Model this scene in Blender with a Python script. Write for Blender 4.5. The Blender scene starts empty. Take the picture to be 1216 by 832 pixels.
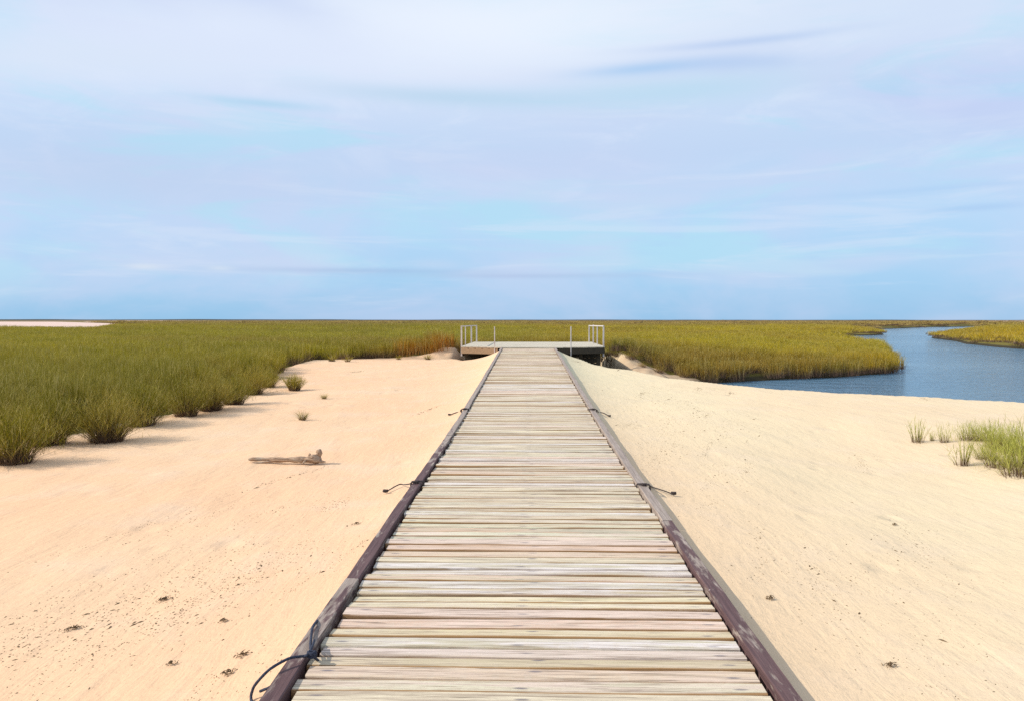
import bpy, math, random
import numpy as np
R = math.radians
sc = bpy.context.scene
COL = sc.collection
random.seed(7)
rng = np.random.default_rng(11)

# ------------------------------------------------------------------ camera
FPX = 880.0                    # focal length in pixels of a 1216 wide frame
EYE = 1.6
cam_d = bpy.data.cameras.new('camera')
cam_d.sensor_width = 36.0
cam_d.lens = 36.0 * FPX / 1216.0
cam_d.clip_start = 0.05
cam_d.clip_end = 20000.0
cam = bpy.data.objects.new('camera', cam_d)
COL.objects.link(cam)
cam.location = (-0.015, 0.0, EYE)
cam.rotation_euler = (R(90.0 - 2.34), 0.0, R(1.24))
sc.camera = cam

# ------------------------------------------------------------------ sun, exposure
SUN_EL, SUN_BEHIND = 37.0, 9.0          # sun on the left, slightly behind the camera
sx = -math.cos(R(SUN_EL)) * math.cos(R(SUN_BEHIND))
sy = -math.cos(R(SUN_EL)) * math.sin(R(SUN_BEHIND))
sz = math.sin(R(SUN_EL))
sun_d = bpy.data.lights.new('sun', 'SUN')
sun_d.energy = 4.0
sun_d.angle = R(0.7)
sun_d.color = (1.0, 0.95, 0.87)
sun = bpy.data.objects.new('sun', sun_d)
COL.objects.link(sun)
from mathutils import Vector
sun.rotation_euler = Vector((sx, sy, sz)).to_track_quat('Z', 'Y').to_euler()
sc.view_settings.view_transform = 'Standard'
sc.view_settings.look = 'None'
sc.view_settings.gamma = 1.0
sc.view_settings.use_curve_mapping = False
sc.view_settings.exposure = 0.0
sc.cycles.max_bounces = 6
sc.cycles.diffuse_bounces = 3
sc.cycles.glossy_bounces = 3
sc.cycles.transparent_max_bounces = 4
sc.cycles.use_denoising = False


# ------------------------------------------------------------------ node helpers
class NT:
    def __init__(self, nt):
        self.nt = nt
        nt.nodes.clear()

    def n(self, t, **k):
        nd = self.nt.nodes.new(t)
        for a, v in k.items():
            setattr(nd, a, v)
        return nd

    def put(self, sock, v):
        if isinstance(v, bpy.types.NodeSocket):
            self.nt.links.new(v, sock)
        elif v is not None:
            if hasattr(sock, 'default_value'):
                dv = sock.default_value
                if hasattr(dv, '__len__') and not isinstance(v, (float, int)):
                    v = tuple(v)
                    if len(dv) == 4 and len(v) == 3:
                        v = v + (1.0,)
                sock.default_value = v

    def math(self, op, a, b=None, c=None, clamp=False):
        nd = self.n('ShaderNodeMath', operation=op, use_clamp=clamp)
        for i, v in enumerate((a, b, c)):
            if v is not None:
                self.put(nd.inputs[i], v)
        return nd.outputs[0]

    def mix(self, fac, a, b, blend='MIX'):
        nd = self.n('ShaderNodeMix', data_type='RGBA', blend_type=blend)
        self.put(nd.inputs[0], fac)
        self.put(nd.inputs[6], a)
        self.put(nd.inputs[7], b)
        return nd.outputs[2]

    def noise(self, vec, scale, detail=4.0, rough=0.55, dist=0.0, w=None, color=False):
        nd = self.n('ShaderNodeTexNoise')
        if w is not None:
            nd.noise_dimensions = '4D'
            self.put(nd.inputs['W'], w)
        self.put(nd.inputs['Vector'], vec)
        self.put(nd.inputs['Scale'], scale)
        self.put(nd.inputs['Detail'], detail)
        self.put(nd.inputs['Roughness'], rough)
        self.put(nd.inputs['Distortion'], dist)
        return nd.outputs[1 if color else 0]

    def mapr(self, v, a, b, c=0.0, d=1.0, smooth=False):
        nd = self.n('ShaderNodeMapRange')
        nd.clamp = True
        if smooth:
            nd.interpolation_type = 'SMOOTHSTEP'
        for i, q in enumerate((v, a, b, c, d)):
            self.put(nd.inputs[i], q)
        return nd.outputs[0]

    def ramp(self, v, stops):
        nd = self.n('ShaderNodeValToRGB')
        cr = nd.color_ramp
        while len(cr.elements) < len(stops):
            cr.elements.new(0.5)
        for e, (p, c) in zip(cr.elements, stops):
            e.position = p
            e.color = tuple(c) + ((1.0,) if len(c) == 3 else ())
        self.put(nd.inputs[0], v)
        return nd.outputs[0]

    def mapping(self, vec, scale=(1, 1, 1), rot=(0, 0, 0), loc=(0, 0, 0)):
        nd = self.n('ShaderNodeMapping')
        self.put(nd.inputs[0], vec)
        nd.inputs[1].default_value = loc
        nd.inputs[2].default_value = rot
        nd.inputs[3].default_value = scale
        return nd.outputs[0]

    def sep(self, vec):
        nd = self.n('ShaderNodeSeparateXYZ')
        self.put(nd.inputs[0], vec)
        return nd.outputs

    def comb(self, x, y, z):
        nd = self.n('ShaderNodeCombineXYZ')
        for i, v in enumerate((x, y, z)):
            self.put(nd.inputs[i], v)
        return nd.outputs[0]

    def attr(self, name, out='Fac'):
        nd = self.n('ShaderNodeAttribute')
        nd.attribute_name = name
        return nd.outputs[out]

    def bump(self, h, strength=0.5, dist=0.02, normal=None):
        nd = self.n('ShaderNodeBump')
        self.put(nd.inputs['Strength'], strength)
        self.put(nd.inputs['Distance'], dist)
        self.put(nd.inputs['Height'], h)
        if normal is not None:
            self.put(nd.inputs['Normal'], normal)
        return nd.outputs[0]


def material(name):
    m = bpy.data.materials.new(name)
    m.use_nodes = True
    return m, NT(m.node_tree)


def principled(g, color, rough=0.8, spec=0.3, normal=None, **k):
    b = g.n('ShaderNodeBsdfPrincipled')
    g.put(b.inputs['Base Color'], color)
    g.put(b.inputs['Roughness'], rough)
    g.put(b.inputs['Specular IOR Level'], spec)
    if normal is not None:
        g.put(b.inputs['Normal'], normal)
    for a, v in k.items():
        g.put(b.inputs[a], v)
    o = g.n('ShaderNodeOutputMaterial')
    g.nt.links.new(b.outputs[0], o.inputs[0])
    return b


# ------------------------------------------------------------------ sky
world = bpy.data.worlds.new('World')
sc.world = world
world.use_nodes = True
g = NT(world.node_tree)
tc = g.n('ShaderNodeTexCoord').outputs['Generated']
X, Y, Z = g.sep(tc)
hyp = g.math('SQRT', g.math('ADD', g.math('MULTIPLY', X, X), g.math('MULTIPLY', Y, Y)))
U = g.math('DIVIDE', X, g.math('MAXIMUM', g.math('ABSOLUTE', Y), 0.05))
V = g.math('DIVIDE', Z, g.math('MAXIMUM', hyp, 0.05))
VC = g.math('MINIMUM', g.math('MAXIMUM', V, 0.0), 2.0)
# stretched streaky cloud coordinates
P1 = g.comb(g.math('MULTIPLY', U, 1.3), g.math('MULTIPLY', V, 7.0), 0.3)
P2 = g.comb(g.math('MULTIPLY', U, 2.2), g.math('MULTIPLY', V, 26.0), 1.7)
P3 = g.comb(g.math('MULTIPLY', U, 1.6), g.math('MULTIPLY', V, 3.2), 5.0)
n1 = g.noise(P1, 1.6, 7.0, 0.58, 0.8)
n2 = g.noise(P2, 1.3, 6.0, 0.6, 0.6)
n3 = g.noise(P3, 1.4, 6.0, 0.56, 0.5)
n5 = g.noise(g.comb(g.math('MULTIPLY', U, 3.0), g.math('MULTIPLY', V, 9.0), 3.0), 1.8, 6.0, 0.62, 0.8)
n4 = g.noise(g.comb(U, g.math('MULTIPLY', V, 5.0), 9.0), 2.1, 3.0, 0.5, 0.3)


def skyramp():
    return g.ramp(g.math('DIVIDE', VC, 1.0), [
        (0.0, (0.330, 0.610, 0.900)), (0.045, (0.390, 0.670, 0.960)), (0.12, (0.500, 0.740, 1.000)),
        (0.22, (0.580, 0.740, 0.980)), (0.33, (0.700, 0.820, 1.020)), (0.43, (0.720, 0.830, 1.020)),
        (1.0, (0.500, 0.620, 0.860))])


c = skyramp()
# paler lilac veils and greener clear gaps
c = g.mix(g.mapr(n3, 0.42, 0.62, 0.0, 0.55, True), c, (0.640, 0.730, 0.980))
c = g.mix(g.math('MULTIPLY', g.mapr(n1, 0.50, 0.64, 0.0, 0.75, True), g.mapr(V, 0.0, 0.08)), c, (0.480, 0.800, 0.980))
c = g.mix(g.mapr(n4, 0.50, 0.66, 0.0, 0.50, True), c, (0.680, 0.750, 0.970))
c = g.mix(g.math('MULTIPLY', g.mapr(n2, 0.50, 0.68, 0.0, 0.45, True), g.mapr(V, 0.0, 0.04)), c, (0.720, 0.820, 1.000))
c = g.mix(g.math('MULTIPLY', g.mapr(n5, 0.48, 0.72, 0.0, 0.42, True), g.mapr(V, 0.10, 0.28)), c, (0.840, 0.910, 1.060))


def blob(px, py, wx, wy, rot=0.0, warp=0.03):
    """soft streak of cloud centred on a direction, half widths in tangent units"""
    u0, v0 = (px - 627) / FPX, (380 - py) / FPX
    du = g.math('ADD', g.math('SUBTRACT', U, u0), g.math('MULTIPLY', g.math('SUBTRACT', n1, 0.5), warp * 4))
    dv = g.math('ADD', g.math('SUBTRACT', V, v0), g.math('MULTIPLY', g.math('SUBTRACT', n3, 0.5), warp))
    ca, sa = math.cos(rot), math.sin(rot)
    a = g.math('DIVIDE', g.math('ADD', g.math('MULTIPLY', du, ca), g.math('MULTIPLY', dv, sa)), wx / FPX)
    b = g.math('DIVIDE', g.math('SUBTRACT', g.math('MULTIPLY', dv, ca), g.math('MULTIPLY', du, sa)), wy / FPX)
    r = g.math('ADD', g.math('MULTIPLY', a, a), g.math('MULTIPLY', b, b))
    return g.math('EXPONENT', g.math('MULTIPLY', r, -1.0))


WHITE = (0.930, 1.000, 1.100)
for (px, py, wx, wy, rot, s, colr) in [
    (560, 42, 360, 62, 0.06, 1.0, WHITE),
    (230, 95, 290, 42, 0.10, 0.90, (0.800, 0.880, 1.060)),
    (80, 120, 200, 26, 0.12, 0.60, (0.760, 0.860, 1.000)),
    (1130, 60, 260, 50, 0.0, 0.60, (0.760, 0.880, 1.040)),
    (60, 10, 150, 34, 0.0, 0.55, (0.560, 0.650, 0.940)),
    (280, 8, 110, 26, -0.3, 0.45, (0.560, 0.660, 0.960)),
    (540, 120, 170, 11, -0.02, 0.60, (0.500, 0.720, 0.900)),
    (310, 140, 70, 5, 0.0, 0.60, (0.420, 0.710, 0.920)),
    (800, 118, 150, 18, 0.0, 0.60, (0.510, 0.780, 0.940)),
    (760, 91, 75, 7, 0.03, 0.60, (0.350, 0.620, 0.950)),
    (870, 92, 90, 10, -0.05, 0.45, (0.400, 0.590, 0.920)),
    (880, 70, 110, 5, 0.0, 0.50, (0.430, 0.600, 0.920)),
    (620, 200, 200, 26, 0.0, 0.45, (0.640, 0.720, 0.960)),
    (120, 230, 260, 34, 0.0, 0.50, (0.580, 0.660, 0.880)),
    (1130, 150, 130, 34, -0.1, 0.45, (0.560, 0.640, 0.960)),
    (430, 323, 150, 3.2, 0.0, 0.45, (0.370, 0.520, 0.800)),
    (620, 328, 140, 3.0, 0.0, 0.40, (0.400, 0.520, 0.800)),
    (168, 323, 22, 3.2, 0.0, 1.0, (0.700, 0.800, 0.960)),
    (258, 323, 16, 2.8, 0.0, 0.9, (0.660, 0.780, 0.960)),
    (515, 315, 34, 6.0, 0.0, 0.45, (0.620, 0.740, 0.960)),
    (1150, 268, 60, 3.5, 0.0, 0.35, (0.360, 0.560, 0.900)),
    (1120, 246, 160, 3.5, 0.0, 0.25, (0.360, 0.600, 0.930)),
]:
    w = 0.004 if wy < 12 else 0.03
    c = g.mix(g.math('MULTIPLY', blob(px, py, wx, wy, rot, w), s, clamp=True), c, colr)
skyt = g.n('ShaderNodeTexSky', sky_type='NISHITA')
skyt.sun_disc = False
skyt.sun_elevation = R(SUN_EL)
skyt.sun_rotation = math.atan2(sx, sy)
skyt.air_density = 1.0
skyt.dust_density = 1.5
skyt.ozone_density = 1.5
ten = g.mix(1.0, c, (10.0, 10.0, 10.0), 'MULTIPLY')      # thin overcast brighter than the clear sky behind it
allc = g.mix(0.88, skyt.outputs[0], ten)
bg = g.n('ShaderNodeBackground')
g.put(bg.inputs[0], allc)
bg.inputs[1].default_value = 0.10
g.nt.links.new(bg.outputs[0], g.n('ShaderNodeOutputWorld').inputs[0])


# ------------------------------------------------------------------ object helpers
def tag(o, label=None, cat=None, group=None, kind=None):
    if label: o['label'] = label
    if cat: o['category'] = cat
    if group: o['group'] = group
    if kind: o['kind'] = kind
    return o


def link(name, me, mat, parent=None, loc=(0, 0, 0), rot=(0, 0, 0)):
    o = bpy.data.objects.new(name, me)
    COL.objects.link(o)
    if mat is not None and len(me.materials) == 0:
        me.materials.append(mat)
    o.location = loc
    o.rotation_euler = rot
    if parent is not None:
        o.parent = parent
    return o


def empty(name, loc=(0, 0, 0), rz=0.0):
    o = bpy.data.objects.new(name, None)
    o.empty_display_size = 0.2
    COL.objects.link(o)
    o.location = loc
    o.rotation_euler = (0, 0, rz)
    return o


def npmesh(name, verts, faces, attrs=None, smooth=False):
    """verts (n,3) array, faces (m,k) array; attrs {name: per-vertex float array}"""
    me = bpy.data.meshes.new(name)
    verts = np.asarray(verts, dtype=np.float32)
    faces = np.asarray(faces, dtype=np.int32)
    m, k = faces.shape
    me.vertices.add(len(verts))
    me.vertices.foreach_set('co', verts.ravel())
    me.loops.add(m * k)
    me.loops.foreach_set('vertex_index', faces.ravel())
    me.polygons.add(m)
    me.polygons.foreach_set('loop_start', np.arange(0, m * k, k, dtype=np.int32))
    me.polygons.foreach_set('loop_total', np.full(m, k, dtype=np.int32))
    me.update(calc_edges=True)
    for a, v in (attrs or {}).items():
        at = me.attributes.new(a, 'FLOAT', 'POINT')
        at.data.foreach_set('value', np.asarray(v, dtype=np.float32))
    if smooth:
        me.polygons.foreach_set('use_smooth', np.ones(m, dtype=bool))
    me.validate()
    return me


class MB:
    """collects quads into one mesh with a per-vertex tint"""
    def __init__(self):
        self.v, self.f, self.t = [], [], []

    def add(self, verts, faces, tint=0.0):
        b = len(self.v)
        self.v += [tuple(p) for p in verts]
        self.f += [tuple(b + i for i in fc) for fc in faces]
        self.t += [tint] * len(verts)

    def box(self, c, s, tint=0.0, rz=0.0):
        ca, sa = math.cos(rz), math.sin(rz)
        vs = []
        for dz in (-.5, .5):
            for dx, dy in ((-.5, -.5), (.5, -.5), (.5, .5), (-.5, .5)):
                x, y = dx * s[0], dy * s[1]
                vs.append((c[0] + x * ca - y * sa, c[1] + x * sa + y * ca, c[2] + dz * s[2]))
        self.add(vs, [(3, 2, 1, 0), (4, 5, 6, 7), (0, 1, 5, 4), (1, 2, 6, 5), (2, 3, 7, 6), (3, 0, 4, 7)], tint)

    def beam(self, a, b, w, h, tint=0.0):
        """square bar from a to b, width w across and height h"""
        a, b = Vector(a), Vector(b)
        d = (b - a).normalized()
        up = Vector((0, 0, 1)) if abs(d.z) < .95 else Vector((0, 1, 0))
        s = d.cross(up).normalized() * (w / 2)
        u = s.cross(d).normalized() * (h / 2)
        vs = [p + q for p in (a, b) for q in (-s - u, s - u, s + u, -s + u)]
        self.add(vs, [(0, 1, 2, 3), (7, 6, 5, 4), (0, 4, 5, 1), (1, 5, 6, 2), (2, 6, 7, 3), (3, 7, 4, 0)], tint)

    def tube(self, pts, radii, n=8, tint=0.0, lump=0.0):
        pts = [Vector(p) for p in pts]
        vs, fs = [], []
        prev = None
        for i, p in enumerate(pts):
            d = (pts[min(i + 1, len(pts) - 1)] - pts[max(i - 1, 0)]).normalized()
            ref = prev if prev is not None else (Vector((0, 0, 1)) if abs(d.z) < .9 else Vector((1, 0, 0)))
            s = (ref - d * ref.dot(d)).normalized()
            prev = s
            q = d.cross(s)
            r = radii[i] if hasattr(radii, '__len__') else radii
            for k in range(n):
                a = 2 * math.pi * k / n
                rr = r * (1 + lump * random.uniform(-1, 1))
                vs.append(p + s * (math.cos(a) * rr) + q * (math.sin(a) * rr))
        for i in range(len(pts) - 1):
            for k in range(n):
                fs.append((i * n + k, i * n + (k + 1) % n, (i + 1) * n + (k + 1) % n, (i + 1) * n + k))
        fs.append(tuple(range(n - 1, -1, -1)))
        fs.append(tuple((len(pts) - 1) * n + k for k in range(n)))
        self.add(vs, fs, tint)

    def mesh(self, name, smooth=False):
        me = bpy.data.meshes.new(name)
        me.from_pydata(self.v, [], self.f)
        at = me.attributes.new('tint', 'FLOAT', 'POINT')
        at.data.foreach_set('value', np.asarray(self.t, dtype=np.float32))
        if smooth:
            me.polygons.foreach_set('use_smooth', np.ones(len(me.polygons), dtype=bool))
        me.update()
        return me

    def build(self, name, mat, parent=None, smooth=False, bevel=0.0, loc=(0, 0, 0), rot=(0, 0, 0)):
        o = link(name, self.mesh(name, smooth), mat, parent, loc, rot)
        if bevel:
            b = o.modifiers.new('bevel', 'BEVEL')
            b.width = bevel
            b.segments = 2
            b.limit_method = 'ANGLE'
        return o


# ------------------------------------------------------------------ terrain functions
def sstep(t):
    t = np.clip(t, 0, 1)
    return t * t * (3 - 2 * t)


def inpoly(x, y, poly):
    r = np.zeros(x.shape, bool)
    n = len(poly)
    for i in range(n):
        x1, y1 = poly[i]
        x2, y2 = poly[(i + 1) % n]
        if y1 == y2:
            continue
        c_ = ((y1 > y) != (y2 > y)) & (x < (x2 - x1) * (y - y1) / (y2 - y1) + x1)
        r ^= c_
    return r


def sdist(x, y, poly):
    """distance to the outline, positive inside"""
    d = np.full(x.shape, 1e9)
    n = len(poly)
    for i in range(n):
        x1, y1 = poly[i]
        x2, y2 = poly[(i + 1) % n]
        dx, dy = x2 - x1, y2 - y1
        t = np.clip(((x - x1) * dx + (y - y1) * dy) / (dx * dx + dy * dy), 0, 1)
        d = np.minimum(d, np.hypot(x - x1 - t * dx, y - y1 - t * dy))
    return np.where(inpoly(x, y, poly), d, -d)


_wr = np.random.default_rng(5)
_waves = [(_wr.uniform(0, 2 * math.pi), _wr.uniform(.6, 1.6), _wr.uniform(0, 6.28)) for _ in range(14)]


def undul(x, y, lam):
    """smooth random waviness, about -1..1, wavelength lam"""
    s = 0
    for a, k, p in _waves:
        s = s + np.sin((x * math.cos(a) + y * math.sin(a)) * k * 2 * math.pi / lam + p)
    return s / 5.0


def deckz(y):
    t = (np.asarray(y, float) - 10.5) / 1.2
    return 0.0235 * 1.2 * np.log1p(np.exp(np.clip(t, -30, 30)))* np.where(t > 30, 1, 1) + np.where(t > 30, 0.0235 * (np.asarray(y, float) - 10.5 - 36), 0)


WZ = -1.2
SAND = [(-90, -30), (-90, 7), (-9, 8.3), (-7.0, 9.0), (-7.0, 10.3), (-6.4, 10.8), (-6.7, 12.3), (-6.4, 13.5), (-6.3, 15), (-6.7, 17),
        (-6.9, 19), (-7.6, 22), (-8.6, 26), (-9.0, 31), (-7.5, 33), (-6.3, 33.5), (-4.2, 33.2), (-3.3, 32.0), (-2.7, 30.45), (-1.2, 30.3),
        (1.2, 30.3), (2.0, 29.0), (2.9, 26), (4.2, 22.6), (5.9, 19.2), (8.0, 16.9), (10.2, 15.3), (14, 13.2), (20, 10.8), (40, 6), (90, 0), (90, -30)]
WATER = [(7.0, 31.2), (8.0, 33.0), (9.3, 33.75), (12.2, 35.4), (15.4, 36.8), (18.6, 39.2), (20.9, 42.6), (22.2, 45.6), (23.0, 50), (29.5, 62),
         (35.8, 78), (39.6, 92), (43, 105), (50, 120), (56, 131), (63.6, 137), (69, 145), (80, 172), (84, 180), (92, 205), (103, 222), (155, 290),
         (225, 345), (300, 360), (260, 330), (170, 255), (128, 216), (95, 165), (74, 134), (65, 121), (61.5, 114.0), (56, 98), (51.5, 88.5), (48.2, 77),
         (47.3, 70.4), (50, 61), (60, 52), (90, 46), (160, 40), (700, 20), (700, -30), (90, -30), (92, 3), (40, 9), (20, 13.5), (13, 17.3), (9.4, 21), (7.2, 26)]
BANK_R = [(2.0, 30), (3.8, 36.3), (4.3, 34.9), (5.2, 34.0), (6.4, 33.3), (7.6, 32.5), (8.4, 29)]
BANK_L = [(-2.6, 29.5), (-3.15, 37), (-3.5, 35.2), (-4.0, 34.0), (-4.8, 33.2)]
FLAT = [(-67, 112), (-96, 168), (-121, 214), (-146, 262), (-184, 332), (-300, 490), (-400, 620), (-900, 780), (-1500, 700), (-1500, 100), (-160, 100)]
PIT = [(-2.75, 30.5), (-2.75, 39), (3.3, 39), (3.9, 34.0), (5.6, 30.6), (4.8, 24.5), (2.6, 28.0), (1.3, 30.5)]


def terrain(x, y):
    """height and sand amount"""
    x = np.asarray(x, float); y = np.asarray(y, float)
    dz = deckz(np.minimum(y, 40))
    ax = np.abs(x)
    base = -0.12 + 0.035 * undul(x, y, 7.0) + 0.012 * undul(x + 40, y, 1.9)
    base = base + 0.05 * sstep((ax - 5) / 6) + 0.006 * undul(x * 2.2 + y * .7, y * .5, 1.1) * sstep((ax - 1.5) / 1.0)
    # wind-scooped hollow on the right
    base = base - 0.16 * np.exp(-((x - 4.3) / 1.9) ** 2 - ((y - 9.5) / 3.2) ** 2)
    base = base + 0.05 * np.exp(-((x - 3.2) / 1.0) ** 2 - ((y - 13.0) / 3.0) ** 2)
    w = np.where(x < 0, 0.32 + 1.1 * dz, 0.32 + 1.3 * dz)
    edge = dz - 0.045 + 0.010 * undul(x * .3, y, 2.3)
    s = edge + (base - edge) * (1 - np.exp(-np.maximum(ax - 1.12, 0) / w))
    under = dz - 0.13
    s = under + (s - under) * sstep((ax - 1.03) / 0.06)
    dS = sdist(x, y, SAND)
    dW = sdist(x, y, WATER)
    m = -0.92 + 0.77 * sstep(-dW / 9.0) + 0.05 * undul(x, y, 11.0)
    m = np.where(x < 0, np.maximum(m, -0.2 + 0.04 * undul(x, y, 5.0)), m)
    m = m + 0.50 * np.exp(-((x + 4.0) / 1.5) ** 2 - ((y - 34.8) / 1.7) ** 2)
    m = m + 0.72 * np.exp(-((x - 4.7) / 1.7) ** 2 - ((y - 35.4) / 1.9) ** 2)
    m = m + 0.07 * undul(x * 1.1, y, 1.0) * np.exp(-((np.abs(x) - 5.2) / 2.2) ** 2 - ((y - 34.0) / 2.4) ** 2)
    dP = sdist(x, y, PIT)
    m = m + (-0.8 - m) * sstep((dP + 0.75) / 0.8)
    dF = sdist(x, y, FLAT)
    m = m + (-0.06 - m) * sstep((dF + 4) / 12)
    m = np.where(dW > -0.6, m + (-1.75 - m) * sstep((dW + 0.6) / 1.5), m)
    out = np.maximum(m, s - 0.55 * np.maximum(-dS, 0) - 0.12 * np.minimum(np.maximum(-dS, 0), 1) ** 2)
    # keep the pit open below the platform
    out = np.where(dP > -0.3, np.minimum(out, s - 0.9 * np.maximum(-dS, 0)), out)
    z = np.where(dS > 0, s, out)
    # far land rises to a low dark shore
    r = np.hypot(x, y)
    z = z + np.where(r > 400, 0.25 * sstep((r - 400) / 800), 0)
    sand = np.clip(dS / 0.5 + 0.9 + 0.5 * undul(x, y, 1.7), 0, 1)
    sand = np.maximum(sand, np.clip(sdist(x, y, BANK_R) / 0.4 + 0.8, 0, 1))
    sand = np.maximum(sand, np.clip(sdist(x, y, BANK_L) / 0.4 + 0.8, 0, 1))
    sand = np.maximum(sand, np.clip(dP / 0.4 + 2.0, 0, 1))
    sand = np.maximum(sand, np.clip(dF / 3.0 + .5, 0, 1))
    sand = np.where(x > 1.0, np.maximum(sand, np.clip((5.0 + dS) / 1.0, 0, 1) * (dW < 2) * (y < 32)), sand)
    return z, sand, dS, dW


def H(x, y):
    return float(terrain(np.array([x]), np.array([y]))[0][0])


# ------------------------------------------------------------------ ground sheet
def axis(lo_step, lim_dense, step_dense, grow, far):
    v = list(np.arange(0, 1.6, lo_step)) + list(np.arange(1.6, lim_dense, step_dense))
    x = v[-1]
    st = step_dense
    while x < far:
        x += st
        v.append(x)
        st = max(st, x * grow)
    return np.array(v)


px = axis(0.04, 9.0, 0.09, 0.016, 7000.0)
xs = np.concatenate([-px[:0:-1], px])
yv = list(np.arange(-30, 0.5, 1.0)) + list(np.arange(0.5, 9.0, 0.07))
y_ = yv[-1]
while y_ < 7000:
    y_ += 0.10 if 28 < y_ < 38 else max(0.07, y_ * 0.0085 if y_ < 60 else y_ * 0.014)
    yv.append(y_)
ys = np.array(yv)
GX, GY = np.meshgrid(xs, ys)
gz, gs, _, _ = terrain(GX.ravel(), GY.ravel())
nx, ny = len(xs), len(ys)
ii = np.arange(nx * ny).reshape(ny, nx)
quads = np.stack([ii[:-1, :-1], ii[:-1, 1:], ii[1:, 1:], ii[1:, :-1]], -1).reshape(-1, 4)
me = npmesh('ground', np.stack([GX.ravel(), GY.ravel(), gz], -1), quads, {'sand': gs}, smooth=True)

m_ground, g = material('sand_and_marsh_soil')
pos = g.n('ShaderNodeNewGeometry').outputs['Position']
gx, gy, gz_ = g.sep(pos)
big = g.noise(pos, 0.22, 3.0, 0.5)
mid = g.noise(pos, 1.3, 4.0, 0.6)
fine = g.noise(pos, 120.0, 2.0, 0.7)
grain = g.noise(pos, 31.0, 4.0, 0.65)
streak = g.noise(g.mapping(pos, (5.5, 1.1, 3.0), (0, 0, R(-17))), 1.7, 5.0, 0.62, 0.4)
side = g.mapr(gx, -1.5, 3.5, 0.0, 1.0, True)
sandc = g.mix(side, (0.820, 0.515, 0.300), (0.775, 0.605, 0.380))
sandc = g.mix(g.mapr(big, 0.35, 0.65, 0.0, 0.5, True), sandc, (0.770, 0.560, 0.350))
sandc = g.mix(g.mapr(mid, 0.45, 0.75, 0.0, 0.35, True), sandc, (0.760, 0.590, 0.430))
sandc = g.mix(g.mapr(streak, 0.58, 0.72, 0.0, 0.28, True), sandc, (0.64, 0.450, 0.285))
sandc = g.mix(g.mapr(fine, 0.64, 0.72, 0.0, 0.30), sandc, (0.42, 0.28, 0.17))
bankm = g.math('MULTIPLY', g.mapr(gy, 31.3, 32.2), g.mapr(mid, 0.30, 0.60, 0.35, 1.0))
sandc = g.mix(g.math('MULTIPLY', bankm, g.mapr(gy, 60.0, 50.0)), sandc, (0.50, 0.34, 0.21))
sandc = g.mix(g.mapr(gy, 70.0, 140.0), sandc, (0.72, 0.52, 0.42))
sandc = g.mix(g.mapr(grain, 0.62, 0.80, 0.0, 0.18), sandc, (0.52, 0.37, 0.24))
sandc = g.mix(g.math('MULTIPLY', g.mapr(gx, 5.0, 1.0), g.math('MULTIPLY', g.mapr(gy, 8.0, 22.0), g.mapr(gx, 0.0, 1.0))), sandc, (0.755, 0.650, 0.415))
# damp darker margin close to the water level
sandc = g.mix(g.mapr(gz_, -0.75, -1.1, 0.0, 0.8, True), sandc, (0.20, 0.145, 0.085))
# marsh soil and litter seen between the blades and the far marsh
mn = g.noise(pos, 0.035, 6.0, 0.6)
mn2 = g.noise(g.mapping(pos, (0.35, 1.0, 1.0)), 0.012, 5.0, 0.6)
soil = g.mix(g.mapr(mn, 0.35, 0.7), (0.115, 0.100, 0.022), (0.22, 0.17, 0.030))
soil = g.mix(g.mapr(mn2, 0.50, 0.66, 0.0, 0.8), soil, (0.200, 0.130, 0.055))
soil = g.mix(g.mapr(mn2, 0.40, 0.28, 0.0, 0.8), soil, (0.090, 0.070, 0.020))
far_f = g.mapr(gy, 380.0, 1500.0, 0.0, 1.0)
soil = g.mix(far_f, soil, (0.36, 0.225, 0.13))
soil = g.mix(g.mapr(gz_, -0.93, -1.05, 0.0, 1.0), soil, (0.045, 0.036, 0.018))
colr = g.mix(g.mapr(g.attr('sand'), 0.25, 0.6, 0.0, 1.0, True), soil, sandc)
rip = g.noise(g.mapping(pos, (2.2, 9.0, 3.0), (0, 0, R(-20))), 2.0, 3.0, 0.55, 0.8)
vor = g.n('ShaderNodeTexVoronoi', feature='SMOOTH_F1')
g.put(vor.inputs['Vector'], g.mapping(pos, (1.0, 0.75, 1.0), (0, 0, R(20))))
vor.inputs['Scale'].default_value = 2.3
dimp = g.math('MULTIPLY', g.mapr(vor.outputs['Distance'], 0.05, 0.30, -1.0, 0.0, True), g.mapr(g.noise(pos, 0.45, 2.0, 0.5), 0.50, 0.60))
hsum = g.math('ADD', g.math('MULTIPLY', dimp, 0.9), g.math('MULTIPLY', rip, 0.55))
hsum = g.math('ADD', hsum, g.math('ADD', g.math('MULTIPLY', mid, 1.4), g.math('MULTIPLY', grain, 0.22)))
hsum = g.math('ADD', hsum, g.math('MULTIPLY', streak, 0.7))
bm1 = g.bump(hsum, 0.55, 0.035)
bm2 = g.bump(fine, 0.30, 0.004, bm1)
principled(g, colr, 0.9, 0.15, bm2)
ground = link('ground', me, m_ground)
tag(ground, kind='structure')

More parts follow.
